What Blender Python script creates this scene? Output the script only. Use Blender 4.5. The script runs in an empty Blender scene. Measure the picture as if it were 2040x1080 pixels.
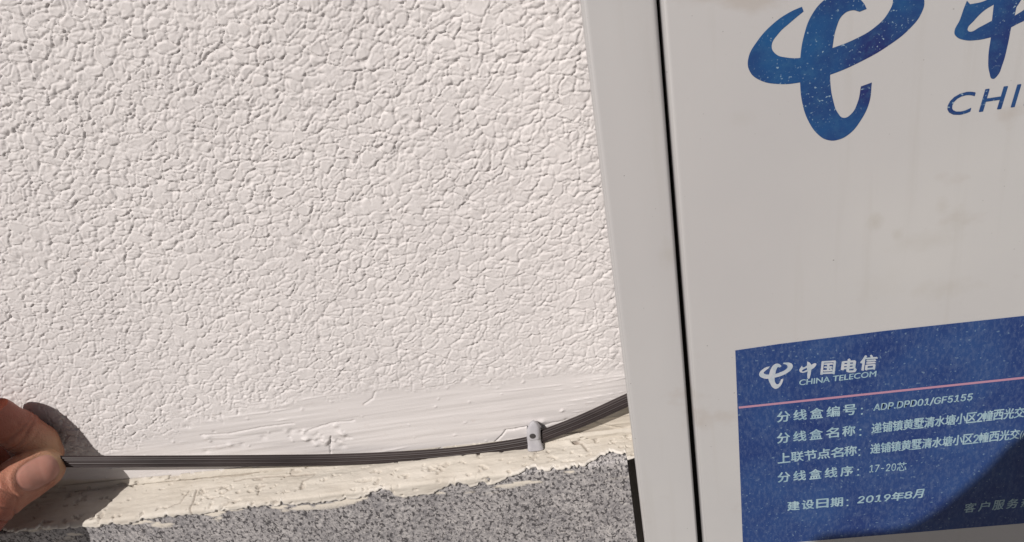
import bpy, bmesh, math, random
import numpy as np
from mathutils import Vector, Matrix
random.seed(5)
rng = np.random.default_rng(11)
S = bpy.context.scene
COL = S.collection

# ------------------------------------------------------------------ camera
F_PX = 1500.0                       # focal length in pixels of the 2040-wide photograph
YAW, PITCH, ROLL = map(math.radians, (-7.244, -25.905, -10.483))
CAM = np.array([0.0, -0.23, 1.25])  # 23 cm in front of the wall (wall plane is y = 0)
def cam_basis():
    cy, sy, cp, sp = math.cos(YAW), math.sin(YAW), math.cos(PITCH), math.sin(PITCH)
    f = np.array([sy*cp, cy*cp, sp]); r = np.array([cy, -sy, 0.0]); u = np.cross(r, f)
    c, s = math.cos(ROLL), math.sin(ROLL)
    return c*r + s*u, -s*r + c*u, f
R_, U_, F_ = cam_basis()
cd = bpy.data.cameras.new('camera'); cam = bpy.data.objects.new('camera', cd); COL.objects.link(cam)
cd.sensor_width = 36.0; cd.lens = F_PX/2040*36; cd.clip_start = 0.005; cd.clip_end = 500
M = Matrix(((R_[0], U_[0], -F_[0], CAM[0]), (R_[1], U_[1], -F_[1], CAM[1]), (R_[2], U_[2], -F_[2], CAM[2]), (0, 0, 0, 1)))
cam.matrix_world = M
S.camera = cam

# ------------------------------------------------------------------ light
SUN = Vector((0.60, 1.0, -1.08)).normalized()      # direction the light travels
elev = math.asin(-SUN.z); azi = math.atan2(-SUN.x, -SUN.y)
w = bpy.data.worlds.new('World'); S.world = w; w.use_nodes = True
nt = w.node_tree; nt.nodes.clear()
sky = nt.nodes.new('ShaderNodeTexSky'); sky.sky_type = 'NISHITA'; sky.sun_disc = False
sky.sun_elevation = elev; sky.sun_rotation = azi % (2*math.pi)
bg = nt.nodes.new('ShaderNodeBackground'); bg.inputs['Strength'].default_value = 0.030
wo = nt.nodes.new('ShaderNodeOutputWorld')
wm = nt.nodes.new('ShaderNodeMix'); wm.data_type = 'RGBA'; wm.blend_type = 'MULTIPLY'; wm.inputs['Factor'].default_value = 1
wm.inputs['B'].default_value = (1.0, 0.88, 0.81, 1)     # white balance of the photograph
nt.links.new(sky.outputs[0], wm.inputs['A']); nt.links.new(wm.outputs['Result'], bg.inputs[0]); nt.links.new(bg.outputs[0], wo.inputs[0])
sl = bpy.data.lights.new('sun', 'SUN'); sl.energy = 3.95; sl.angle = math.radians(0.55); sl.color = (1.0, 0.935, 0.89)
so = bpy.data.objects.new('sun', sl); COL.objects.link(so)
so.rotation_euler = SUN.to_track_quat('-Z', 'Y').to_euler(); so.location = (-1, -2, 3)
S.view_settings.view_transform = 'Standard'; S.view_settings.look = 'None'
S.view_settings.gamma = 1.0; S.view_settings.exposure = 0.0; S.view_settings.use_curve_mapping = False

# ------------------------------------------------------------------ helpers
def at(px, py, y=0.0):
    """world point where the ray of photo pixel (px, py) meets the plane at depth y"""
    d = F_ + (px-1020)/F_PX*R_ - (py-540)/F_PX*U_
    return CAM + d*((y-CAM[1])/d[1])
def tag(o, label=None, cat=None, group=None, kind=None):
    if label: o['label'] = label
    if cat: o['category'] = cat
    if group: o['group'] = group
    if kind: o['kind'] = kind
    return o
def link(o, parent=None):
    COL.objects.link(o)
    if parent is not None:
        o.parent = parent
        o.matrix_parent_inverse = parent.matrix_basis.inverted() if False else Matrix.Translation(-parent.location) if parent.parent is None else Matrix.Translation(-(parent.location))
    return o
def empty(name, loc):
    o = bpy.data.objects.new(name, None); COL.objects.link(o); o.location = loc; o.empty_display_size = 0.02
    return o
ORIGIN = {}
def mesh_obj(name, verts, faces, mat, parent=None, smooth=False):
    """link ONE mesh; verts are world coordinates"""
    off = Vector((0, 0, 0)); p = parent
    while p is not None:
        off = off + p.location; p = p.parent
    me = bpy.data.meshes.new(name)
    V = np.asarray(verts, dtype=np.float64).reshape(-1, 3) - np.array(off)
    if isinstance(faces, np.ndarray):
        n = len(faces); k = faces.shape[1]
        me.vertices.add(len(V)); me.vertices.foreach_set('co', V.astype(np.float32).ravel())
        me.loops.add(n*k); me.loops.foreach_set('vertex_index', faces.astype(np.int32).ravel())
        me.polygons.add(n); me.polygons.foreach_set('loop_start', np.arange(0, n*k, k, dtype=np.int32))
        me.polygons.foreach_set('loop_total', np.full(n, k, dtype=np.int32))
        me.update(calc_edges=True); me.validate()
    else:
        me.from_pydata([tuple(v) for v in V], [], [tuple(f) for f in faces])
    if smooth: me.polygons.foreach_set('use_smooth', np.ones(len(me.polygons), dtype=bool))
    me.materials.append(mat)
    o = bpy.data.objects.new(name, me); COL.objects.link(o)
    if parent is not None: o.parent = parent
    return o
def bm_obj(name, bm, mat, parent=None, smooth=False):
    bmesh.ops.recalc_face_normals(bm, faces=bm.faces)
    bm.verts.index_update()
    V = [tuple(v.co) for v in bm.verts]; Fc = [[v.index for v in f.verts] for f in bm.faces]
    bm.free()
    return mesh_obj(name, V, Fc, mat, parent, smooth)
def add_box(bm, x0, x1, y0, y1, z0, z1, bevel=0.0, seg=3):
    vs = [bm.verts.new((x, y, z)) for x in (x0, x1) for y in (y0, y1) for z in (z0, z1)]
    fs = [(0,1,3,2),(4,6,7,5),(0,4,5,1),(2,3,7,6),(0,2,6,4),(1,5,7,3)]
    F = [bm.faces.new([vs[i] for i in f]) for f in fs]
    if bevel:
        es = list({e for f in F for e in f.edges})
        bmesh.ops.bevel(bm, geom=es, offset=bevel, segments=seg, profile=0.5, affect='EDGES')
def grid_faces(nx, nz):
    i = np.arange(nx-1)[:, None]*nz + np.arange(nz-1)[None, :]
    i = i.ravel()
    return np.stack([i, i+nz, i+nz+1, i+1], 1)

# value noise in numpy
def vnoise(x, y, seed=0):
    xi = np.floor(x).astype(np.int64); yi = np.floor(y).astype(np.int64)
    fx = x-xi; fy = y-yi; fx = fx*fx*(3-2*fx); fy = fy*fy*(3-2*fy)
    def h(a, b):
        n = (a*374761393 + b*668265263 + seed*982451653) & 0x7fffffff
        n = ((n ^ (n >> 13))*1274126177) & 0x7fffffff
        return ((n ^ (n >> 16)) & 0xffff)/65535.0
    return (h(xi, yi)*(1-fx)+h(xi+1, yi)*fx)*(1-fy) + (h(xi, yi+1)*(1-fx)+h(xi+1, yi+1)*fx)*fy
def fbm(x, y, seed=0, n=4):
    s = 0; a = .5; t = 0
    for k in range(n):
        s = s + a*vnoise(x*2**k+17.3*k, y*2**k-9.1*k, seed+k); t += a; a *= .5
    return s/t
def worley(x, y, seed=0):
    """F1, F2, F3 and id of the closest cell (cells of size 1)"""
    xi = np.floor(x).astype(np.int64); yi = np.floor(y).astype(np.int64)
    f1 = np.full(x.shape, 9.0); f2 = f1.copy(); f3 = f1.copy(); cid = np.zeros(x.shape)
    def h(a, b, s):
        n = (a*374761393 + b*668265263 + (seed+s)*982451653) & 0x7fffffff
        n = ((n ^ (n >> 13))*1274126177) & 0x7fffffff
        return ((n ^ (n >> 16)) & 0xffff)/65535.0
    for dx in (-1, 0, 1):
        for dy in (-1, 0, 1):
            cx = xi+dx; cy = yi+dy
            d = np.hypot(cx+h(cx, cy, 1)-x, cy+h(cx, cy, 2)-y)
            n3 = np.minimum(f3, np.maximum(f2, d))
            n2 = np.minimum(f2, np.maximum(f1, d))
            cl = d < f1
            cid = np.where(cl, h(cx, cy, 3), cid)
            f1 = np.minimum(f1, d); f2 = n2; f3 = n3
    return f1, f2, f3, cid
def sstep(a, b, x):
    t = np.clip((x-a)/(b-a), 0, 1); return t*t*(3-2*t)

# ------------------------------------------------------------------ materials
def newmat(name, rough=0.6, spec=0.5, base=(0.5, 0.5, 0.5)):
    m = bpy.data.materials.new(name); m.use_nodes = True
    n = m.node_tree.nodes; b = n['Principled BSDF']
    b.inputs['Roughness'].default_value = rough; b.inputs['Specular IOR Level'].default_value = spec
    b.inputs['Base Color'].default_value = (*base, 1)
    return m, n, m.node_tree.links, b
def noise(n, l, scale, detail=3, rough=0.55, stretch=None, lac=2.0):
    tc = n.new('ShaderNodeTexCoord'); t = n.new('ShaderNodeTexNoise')
    t.inputs['Scale'].default_value = scale; t.inputs['Detail'].default_value = detail; t.inputs['Roughness'].default_value = rough
    if stretch:
        mp = n.new('ShaderNodeMapping'); mp.inputs['Scale'].default_value = stretch
        l.new(tc.outputs['Object'], mp.inputs['Vector']); l.new(mp.outputs[0], t.inputs['Vector'])
    else: l.new(tc.outputs['Object'], t.inputs['Vector'])
    return t.outputs['Fac']
def ramp(n, l, fac, stops):
    r = n.new('ShaderNodeValToRGB'); l.new(fac, r.inputs[0])
    e = r.color_ramp.elements
    while len(e) > 1: e.remove(e[-1])
    e[0].position = stops[0][0]; e[0].color = (*stops[0][1], 1)
    for p, c in stops[1:]:
        q = e.new(p); q.color = (*c, 1)
    return r.outputs[0]
def g(v): return (v, v, v)
def mix(n, l, fac, a, b, mode='MIX'):
    m = n.new('ShaderNodeMix'); m.data_type = 'RGBA'; m.blend_type = mode
    for s, v in ((m.inputs['Factor'], fac), (m.inputs['A'], a), (m.inputs['B'], b)):
        if isinstance(v, (int, float)): s.default_value = v
        elif isinstance(v, tuple): s.default_value = (*v, 1)
        else: l.new(v, s)
    return m.outputs['Result']
def bump(n, l, b, h, strength, dist):
    bp = n.new('ShaderNodeBump'); bp.inputs['Strength'].default_value = strength; bp.inputs['Distance'].default_value = dist
    l.new(h, bp.inputs['Height']); l.new(bp.outputs[0], b.inputs['Normal'])
def attr(n, name):
    a = n.new('ShaderNodeAttribute'); a.attribute_name = name; return a.outputs['Fac']

# painted stucco wall
m_wall, n, l, b = newmat('white_masonry_paint', 0.75, 0.3)
white = ramp(n, l, noise(n, l, 18, 4), [(0.3, (0.635, 0.612, 0.605)), (0.7, (0.685, 0.662, 0.652))])
grime = ramp(n, l, noise(n, l, 320, 3), [(0.62, g(0)), (0.76, g(1))])
white = mix(n, l, mix(n, l, 0.3, g(0), grime), white, (0.52, 0.46, 0.43))
cream = ramp(n, l, noise(n, l, 60, 4), [(0.3, (0.54, 0.485, 0.405)), (0.7, (0.62, 0.575, 0.50))])
wc = mix(n, l, attr(n, 'cream'), white, cream)
l.new(mix(n, l, attr(n, 'cement_shade'), wc, (0.22, 0.20, 0.18)), b.inputs['Base Color'])  # unpainted cement, darkened further to paint in the shade beside the slab
bump(n, l, b, noise(n, l, 1500, 3), 0.25, 0.0002)

# cream paint and mortar on the ledge
m_cream, n, l, b = newmat('cream_paint', 0.7, 0.3)
c1 = ramp(n, l, noise(n, l, 60, 4), [(0.3, (0.51, 0.47, 0.405)), (0.7, (0.63, 0.595, 0.53))])
st = ramp(n, l, noise(n, l, 260, 4, stretch=(0.5, 1.2, 1.2)), [(0.62, g(0)), (0.74, g(1))])
c1 = mix(n, l, mix(n, l, 0.25, g(0), st), c1, (0.40, 0.33, 0.25))
c1 = mix(n, l, attr(n, 'rim'), c1, (0.68, 0.65, 0.60))
c1 = mix(n, l, attr(n, 'crack'), c1, (0.20, 0.16, 0.13))
l.new(c1, b.inputs['Base Color'])
bump(n, l, b, noise(n, l, 900, 4, stretch=(0.35, 1, 1)), 0.4, 0.0003)

# granite
m_gran, n, l, b = newmat('speckled_granite', 0.45, 0.4)
base = ramp(n, l, noise(n, l, 700, 3, 0.65), [(0.36, (0.17, 0.165, 0.17)), (0.46, (0.32, 0.31, 0.31)), (0.58, (0.47, 0.455, 0.45)), (0.68, (0.56, 0.54, 0.53))])
base = mix(n, l, ramp(n, l, noise(n, l, 75, 5, 0.65), [(0.38, g(0)), (0.62, g(0.6))]), base, (0.20, 0.195, 0.205))
dark = ramp(n, l, noise(n, l, 740, 3, 0.6, stretch=(1.15, 1, 0.85)), [(0.53, g(0)), (0.58, g(1))])
base = mix(n, l, dark, base, (0.075, 0.072, 0.076))
lt = ramp(n, l, noise(n, l, 1150, 1, 0.5), [(0.60, g(0)), (0.68, g(0.7))])
base = mix(n, l, lt, base, (0.55, 0.53, 0.51))
pt = attr(n, 'paint')
base = mix(n, l, pt, base, (0.74, 0.69, 0.60))
l.new(base, b.inputs['Base Color']); bump(n, l, b, noise(n, l, 700, 3), 0.25, 0.0002)

# grey powder-coated sheet steel
m_steel, n, l, b = newmat('grey_powder_coat', 0.42, 0.4)
c = ramp(n, l, noise(n, l, 22, 4), [(0.3, (0.485, 0.487, 0.485)), (0.7, (0.525, 0.525, 0.515))])
drift = ramp(n, l, noise(n, l, 7, 2), [(0.35, g(0)), (0.65, g(0.5))])  # broad tone noise painted in for the soft sheen on the steel
c = mix(n, l, drift, c, (0.455, 0.445, 0.45))
wipe = ramp(n, l, noise(n, l, 60, 4, 0.6, stretch=(2.2, 1, 0.12)), [(0.58, g(0)), (0.72, g(0.35))])
c = mix(n, l, wipe, c, (0.43, 0.42, 0.40))
sm = ramp(n, l, noise(n, l, 34, 5, stretch=(1, 1, 1.4)), [(0.62, g(0)), (0.72, g(0.55))])
c = mix(n, l, sm, c, (0.40, 0.365, 0.33))
dk = ramp(n, l, noise(n, l, 900, 1), [(0.76, g(0)), (0.80, g(0.7))])
c = mix(n, l, dk, c, (0.16, 0.15, 0.14))
# a handful of dirt smudges and a rusty nick at fixed places on the door
tc = n.new('ShaderNodeTexCoord')
geo = n.new('ShaderNodeNewGeometry')
def spot(px, py, y, rad, col, stre, c):
    p = at(px, py, y)
    vm = n.new('ShaderNodeVectorMath'); vm.operation = 'SUBTRACT'; l.new(geo.outputs['Position'], vm.inputs[0]); vm.inputs[1].default_value = tuple(p)
    sc = n.new('ShaderNodeVectorMath'); sc.operation = 'MULTIPLY'; l.new(vm.outputs[0], sc.inputs[0]); sc.inputs[1].default_value = (1/rad[0], 1/0.02, 1/rad[1])
    ln = n.new('ShaderNodeVectorMath'); ln.operation = 'LENGTH'; l.new(sc.outputs[0], ln.inputs[0])
    ad = n.new('ShaderNodeMath'); ad.operation = 'MULTIPLY_ADD'; l.new(noise(n, l, 260, 3), ad.inputs[0]); ad.inputs[1].default_value = 1.6; 
    l.new(ln.outputs['Value'], ad.inputs[2])
    f = ramp(n, l, ad.outputs[0], [(0.9, g(stre)), (1.0, g(stre*0.75))])
    mr = n.new('ShaderNodeMapRange'); l.new(ad.outputs[0], mr.inputs[0]); mr.inputs[1].default_value = 0.9; mr.inputs[2].default_value = 1.7
    mr.inputs[3].default_value = stre; mr.inputs[4].default_value = 0
    return mix(n, l, mr.outputs[0], c, col)
YD = -0.050
for px, py, rad, stre in ((1742, 443, (0.0024, 0.0034), .5), (1788, 466, (0.002, 0.0025), .3), (1875, 412, (0.0025, 0.003), .32), (1905, 440, (0.005, 0.004), .28), (1845, 480, (0.012, 0.004), .22), (1880, 575, (0.012, 0.004), .25), (1332, 507, (0.0035, 0.006), .3), (1750, 570, (0.008, 0.006), .12), (1480, 235, (0.004, 0.003), .15)):
    c = spot(px, py, YD, rad, (0.36, 0.335, 0.28), stre*.7, c)
l.new(c, b.inputs['Base Color']); bump(n, l, b, noise(n, l, 700, 2), 0.06, 0.0001)

# printed vinyl: blue
def blue_mat(name, lo, hi, speck, amt, vert):
    m, n, l, b = newmat(name, 0.42, 0.22)
    c = ramp(n, l, noise(n, l, 55, 3), [(0.32, lo), (0.68, hi)])
    c = mix(n, l, ramp(n, l, noise(n, l, 1100 if vert else 420, 4, 0.75, stretch=(1, 1, 0.45 if vert else 1)), [(0.46, g(0)), (0.80, g(amt))]), c, speck)
    w_ = ramp(n, l, noise(n, l, 1500 if not vert else 1100, 1), [(0.645 if not vert else .68, g(0)), (0.74 if not vert else .74, g(0.85 if not vert else 0.35))])
    if not vert: w_ = mix(n, l, ramp(n, l, noise(n, l, 70, 2), [(0.44, g(0.06)), (0.60, g(1))]), g(0), w_)
    c = mix(n, l, w_, c, (0.30, 0.42, 0.50))
    l.new(c, b.inputs['Base Color']); bump(n, l, b, noise(n, l, 500, 3), 0.12, 0.0001)
    return m
m_label = blue_mat('faded_blue_vinyl', (0.016, 0.038, 0.155), (0.028, 0.070, 0.210), (0.13, 0.18, 0.30), 0.6, True)
m_logo = blue_mat('blue_print', (0.020, 0.030, 0.130), (0.018, 0.085, 0.230), (0.05, 0.14, 0.26), 0.5, False)
m_navy, *_ = newmat('navy_print', 0.4, 0.4, (0.020, 0.055, 0.150))
m_print, n, l, b = newmat('pale_blue_print', 0.45, 0.4)
l.new(ramp(n, l, noise(n, l, 500, 3), [(0.35, (0.24, 0.38, 0.46)), (0.65, (0.36, 0.50, 0.55))]), b.inputs['Base Color'])
m_pwhite, n, l, b = newmat('white_print', 0.45, 0.4)
l.new(ramp(n, l, noise(n, l, 400, 3), [(0.35, (0.38, 0.46, 0.52)), (0.65, (0.52, 0.54, 0.58))]), b.inputs['Base Color'])
m_pink, *_ = newmat('pink_print', 0.45, 0.4, (0.44, 0.24, 0.33))
m_black, *_ = newmat('matte_black', 0.8, 0.2, (0.012, 0.011, 0.011))  # black for the brackets and for the shade painted behind the door gap
m_cable, n, l, b = newmat('black_cable_sheath', 0.5, 0.33)
l.new(ramp(n, l, noise(n, l, 120, 4, stretch=(0.3, 1, 1)), [(0.35, (0.019, 0.013, 0.013)), (0.65, (0.038, 0.028, 0.028))]), b.inputs['Base Color'])
bump(n, l, b, noise(n, l, 700, 3, stretch=(0.15, 1, 1)), 0.25, 0.0001)
m_clip, n, l, b = newmat('white_plastic', 0.4, 0.5)
l.new(ramp(n, l, noise(n, l, 300, 3), [(0.35, (0.40, 0.395, 0.42)), (0.7, (0.48, 0.48, 0.50))]), b.inputs['Base Color'])
m_nail, *_ = newmat('steel_nail', 0.45, 0.5, (0.10, 0.095, 0.095)); m_nail.node_tree.nodes['Principled BSDF'].inputs['Metallic'].default_value = 0.6  # nail colour kept dark to stand in for the shade of its recess
m_ground, n, l, b = newmat('paving_concrete', 0.85, 0.2)
l.new(ramp(n, l, noise(n, l, 5, 5), [(0.3, g(0.22)), (0.7, (0.34, 0.32, 0.30))]), b.inputs['Base Color'])
m_phone, *_ = newmat('dark_phone_glass', 0.25, 0.5, (0.02, 0.02, 0.025))
m_sleeve, n, l, b = newmat('dark_cotton', 0.9, 0.2)
l.new(ramp(n, l, noise(n, l, 90, 4), [(0.3, (0.03, 0.035, 0.05)), (0.7, (0.05, 0.055, 0.075))]), b.inputs['Base Color'])
# skin
m_skin, n, l, b = newmat('skin', 0.5, 0.4)
c = ramp(n, l, noise(n, l, 60, 4), [(0.3, (0.33, 0.125, 0.080)), (0.7, (0.43, 0.20, 0.135))])
c = mix(n, l, ramp(n, l, noise(n, l, 400, 3), [(0.4, g(0)), (0.7, g(0.4))]), c, (0.47, 0.26, 0.18))
c = mix(n, l, attr(n, 'pale'), c, (0.54, 0.36, 0.21))
c = mix(n, l, attr(n, 'red'), c, (0.22, 0.055, 0.035))
l.new(c, b.inputs['Base Color'])
b.inputs['Subsurface Weight'].default_value = 0.25; b.inputs['Subsurface Radius'].default_value = (1.0, 0.35, 0.2); b.inputs['Subsurface Scale'].default_value = 0.0025
v = n.new('ShaderNodeTexVoronoi'); v.feature = 'DISTANCE_TO_EDGE'; v.inputs['Scale'].default_value = 1100
tcs = n.new('ShaderNodeTexCoord'); l.new(tcs.outputs['Object'], v.inputs['Vector'])
hh = n.new('ShaderNodeMath'); hh.operation = 'MULTIPLY_ADD'; l.new(noise(n, l, 300, 5, 0.65), hh.inputs[0]); hh.inputs[1].default_value = 2.2; l.new(v.outputs[0], hh.inputs[2])
bump(n, l, b, hh.outputs[0], 0.6, 0.0003)
m_fnail, n, l, b = newmat('fingernail', 0.5, 0.35)
l.new(ramp(n, l, noise(n, l, 120, 3), [(0.3, (0.42, 0.20, 0.155)), (0.7, (0.50, 0.265, 0.21))]), b.inputs['Base Color'])
b.inputs['Subsurface Weight'].default_value = 0.2; b.inputs['Subsurface Scale'].default_value = 0.002
bump(n, l, b, noise(n, l, 600, 2, stretch=(1, 1, 1)), 0.08, 0.0001)

# ------------------------------------------------------------------ ground
gnd = mesh_obj('ground', [(-60, -60, 0), (60, -60, 0), (60, 3, 0), (-60, 3, 0)], [(0, 1, 2, 3)], m_ground)
tag(gnd, kind='structure')

# ------------------------------------------------------------------ cable path (wall-plane x, distance from wall, z)
cab_px = [(58, 919.8, 13.0), (100, 919.6, 12.8), (135, 919.5, 12.5), (270, 919.3, 10.5), (420, 918.5, 8.0), (540, 917.5, 5.5), (660, 916, 3.2), (790, 911, 2.0), (920, 901.5, 1.7), (1050, 882.5, 1.9), (1080, 869, 2.2), (1160, 838, 3.5), (1252, 796, 5.0), (1330, 762, 6.0), (1420, 720, 6.5)]
cab_pts = np.array([at(a, b_, -d/1000) for a, b_, d in cab_px])
def catmull(P, per):
    P = np.asarray(P); out = []
    Q = np.vstack([2*P[0]-P[1], P, 2*P[-1]-P[-2]])
    for i in range(1, len(Q)-2):
        for t in np.linspace(0, 1, per, endpoint=False):
            a, b_, c_, d_ = Q[i-1], Q[i], Q[i+1], Q[i+2]
            out.append(0.5*((2*b_)+(-a+c_)*t+(2*a-5*b_+4*c_-d_)*t*t+(-a+3*b_-3*c_+d_)*t**3))
    out.append(P[-1]); return np.array(out)
path = catmull(cab_pts, 14)
for _ in range(14): path[1:-1] = 0.5*path[1:-1] + 0.25*(path[:-2]+path[2:])
def cable_z(x): return np.interp(x, path[:, 0], path[:, 2])

# ------------------------------------------------------------------ the wall: real relief
def polyline_dist(X, Z, pts):
    d = np.full(X.shape, 1.0)
    for (x0, z0), (x1, z1) in zip(pts[:-1], pts[1:]):
        dx, dz = x1-x0, z1-z0; L2 = dx*dx+dz*dz+1e-12
        t = np.clip(((X-x0)*dx+(Z-z0)*dz)/L2, 0, 1)
        d = np.minimum(d, np.hypot(X-x0-t*dx, Z-z0-t*dz))
    return d
def wpts(*pp): return [tuple(at(a, b_)[[0, 2]]) for a, b_ in pp]
ST = 0.00034
xs = np.arange(-0.40, 0.0281, ST); zs = np.arange(1.030, 1.30, ST)
X, Z = np.meshgrid(xs, zs, indexing='ij')
def stucco(X, Z):
    wx = (fbm(X*230, Z*230, 3, 3)-.5)*0.0040; wz = (fbm(X*230+40, Z*230, 7, 3)-.5)*0.0036
    # slightly drawn out along a shallow diagonal, as flattened by a trowel
    a = math.radians(9); u = (X+wx)*math.cos(a)+(Z+wz)*math.sin(a); v = -(X+wx)*math.sin(a)+(Z+wz)*math.cos(a)
    h = np.zeros(X.shape)
    big = sstep(.38, .62, fbm(X*28, Z*28, 21, 2))
    for size, depth, wdt, seed, cut in ((0.0044, 0.00031, 0.070, 1, .17), (0.0031, 0.00025, 0.092, 5, .24), (0.0019, 0.00012, 0.13, 9, .36)):
        f1, f2, f3, cid = worley(u/(size*1.32), v/size, seed)
        e = f2-f1
        on = sstep(cut, cut+.16, fbm(X/size*.55, Z/size*.55, seed+30, 2))
        wd = wdt*(0.6+0.9*vnoise(X/size*1.3, Z/size*1.3, seed+50))
        h -= depth*on*np.exp(-(e/wd)**2)
        h += depth*0.34*(cid-.5)*sstep(0, wdt*2.2, e)*on
        h -= depth*0.9*on*np.exp(-((f3-f1)/(wdt*1.5))**2)
        h += depth*0.55*on*np.exp(-((e-2.3*wdt)/(1.1*wdt))**2)*sstep(.35, .6, vnoise(X/size*.9+9, Z/size*.9, seed+70))
    h -= 0.00036*np.exp(-((1-fbm(X*330, Z*330, 77, 2))/0.19)**2*1.0)   # pits
    h += 0.00022*(fbm(X*330, Z*330, 61, 3)-.5)
    return h
h = stucco(X, Z)
h *= (0.92+0.22*fbm(X*34, Z*34, 201, 3))*(0.84+0.22*sstep(1.09, 1.20, Z))
# trowelled smooth band along the bottom
zb = np.interp(X, [-0.30, -0.215, -0.17, -0.135, -0.10, -0.04, 0.02], [1.0735, 1.078, 1.0885, 1.0955, 1.0955, 1.0950, 1.0935])
zb = zb + 0.0045*(fbm(X*120, Z*40, 15, 3)-.5)
mk = sstep(-0.0035, 0.0030, Z-zb+0.009*(fbm(X*420, Z*420, 16, 2)-.5))
sl_ = 0.035
band = 0.00034*(fbm(X*26, (Z-sl_*X)*620, 41, 3)-.5) + 0.0007*(fbm(X*14, (Z-sl_*X)*130, 43, 3)-.5)
rid = np.abs(fbm(X*11, (Z-sl_*1.5*X)*260, 47, 3)-.5); band += 0.00030*np.exp(-(rid/0.018)**2)*sstep(.5, .62, fbm(X*30, Z*90, 48, 2))
wq = fbm(X*900, Z*900, 89, 2)*.25
f1, f2, f3, cid = worley(X/0.0046+wq, Z/0.0038+wq, 88)
band += 0.00034*np.exp(-(f1/(0.05+.10*fbm(X*300, Z*300, 90, 1)))**2)*(cid > .90)
for (cx, cy, n_, sprd) in ((650, 872, 26, (26, 9)), (600, 862, 8, (16, 6)), (690, 862, 6, (10, 10)), (440, 880, 7, (40, 10)), (1110, 835, 5, (60, 12))):
    for k in range(n_):
        c_ = at(cx+rng.normal()*sprd[0], cy+rng.normal()*sprd[1])
        r_ = rng.uniform(0.0004, 0.0011)
        sx0 = slice(*np.searchsorted(xs, [c_[0]-.005, c_[0]+.005])); sz0 = slice(*np.searchsorted(zs, [c_[2]-.005, c_[2]+.005]))
        band[sx0, sz0] += rng.choice([-1, 1.3])*0.00038*np.exp(-(((X[sx0, sz0]-c_[0])/(r_*1.4))**2+((Z[sx0, sz0]-c_[2])/r_)**2))
h = h*mk + band*(1-mk)
# cracks and scraped lines
for pts, wd, dp in ((wpts((985, 882), (1000, 868), (1008, 857), (1028, 855), (1048, 851)), .00022, .0007), (wpts((1080, 850), (1100, 843), (1130, 838)), .00025, .0004), (wpts((660, 868), (657, 886), (660, 902)), .00022, .0008), (wpts((400, 868), (460, 864), (520, 851), (585, 843)), .0003, .0004), (wpts((615, 857), (660, 843), (705, 838)), .0003, .0004), (wpts((725, 806), (742, 795), (748, 780)), .0003, .0004), (wpts((1180, 838), (1210, 850), (1268, 861)), .0003, .0005), (wpts((1170, 868), (1215, 862), (1268, 850)), .0004, -.0005)):
    px_ = [p[0] for p in pts]; pz_ = [p[1] for p in pts]
    sx0 = slice(*np.searchsorted(xs, [min(px_)-.004, max(px_)+.004])); sz0 = slice(*np.searchsorted(zs, [min(pz_)-.004, max(pz_)+.004]))
    wob = 0.0006*(fbm(X[sx0, sz0]*700, Z[sx0, sz0]*700, 91, 2)-.5)
    d = polyline_dist(X[sx0, sz0]+wob, Z[sx0, sz0]+wob, pts)
    h[sx0, sz0] -= dp*np.exp(-(d/wd)**2)
h += 0.0012*(fbm(X*16, Z*16, 101, 2)-.5)
# taper to the plain outer wall
ed = np.minimum(np.minimum(X-xs[0], xs[-1]-X), np.minimum(Z-zs[0], zs[-1]-Z)); h *= sstep(0, .003, ed)
cw_ = np.array([at(a, b_)[[0, 2]] for a, b_ in ((-200, 960), (250, 955), (500, 941), (600, 928), (700, 918), (920, 902), (1050, 884), (1150, 848), (1260, 800), (1400, 740))])
crm = sstep(-0.0012, 0.0010, np.interp(X, cw_[:, 0], cw_[:, 1])-Z + 0.0016*(fbm(X*150, Z*150, 111, 3)-.5))
nx, nz = X.shape
V = np.stack([X, -h, Z], -1).reshape(-1, 3)
Fq = grid_faces(nx, nz)
# outer wall ring and back, joined as the same mesh
x0, x1, z0, z1 = xs[0], xs[-1], zs[0], zs[-1]
c00, c01, c10, c11 = 0, nz-1, (nx-1)*nz, nx*nz-1
WX0, WX1, WZ0, WZ1 = -3.0, 3.0, 0.0, 3.0
ex = np.array([(WX0, 0, WZ0), (WX1, 0, WZ0), (WX1, 0, WZ1), (WX0, 0, WZ1), (x0, 0, WZ0), (x1, 0, WZ0), (x0, 0, WZ1), (x1, 0, WZ1), (WX0, .2, WZ0), (WX1, .2, WZ0), (WX1, .2, WZ1), (WX0, .2, WZ1)])
B = len(V); V = np.vstack([V, ex])
Fq = np.vstack([Fq, [[B+0, B+4, B+6, B+3], [B+5, B+1, B+2, B+7], [B+4, B+5, c10, c00], [c01, c11, B+7, B+6],
                     [B+3, B+2, B+10, B+11], [B+0, B+3, B+11, B+8], [B+1, B+9, B+10, B+2], [B+8, B+11, B+10, B+9]]])
wall = mesh_obj('stucco_wall', V, Fq, m_wall, smooth=True)
a_ = wall.data.attributes.new('cream', 'FLOAT', 'POINT')
a_.data.foreach_set('value', np.concatenate([crm.ravel(), np.zeros(len(ex))]).astype(np.float32))
cem_shade = sstep(1.0606, 1.0598, Z).ravel()  # below the ledge: bare cement plus painted gap shade
a_ = wall.data.attributes.new('cement_shade', 'FLOAT', 'POINT'); a_.data.foreach_set('value', np.concatenate([cem_shade, np.zeros(len(ex))]).astype(np.float32))
tag(wall, 'sunlit white painted stucco wall with a trowelled smooth band above the ledge', 'wall')
del X, Z, h, mk, band, V, Fq, f1, f2, f3, cid, crm, zb, rid

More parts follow.
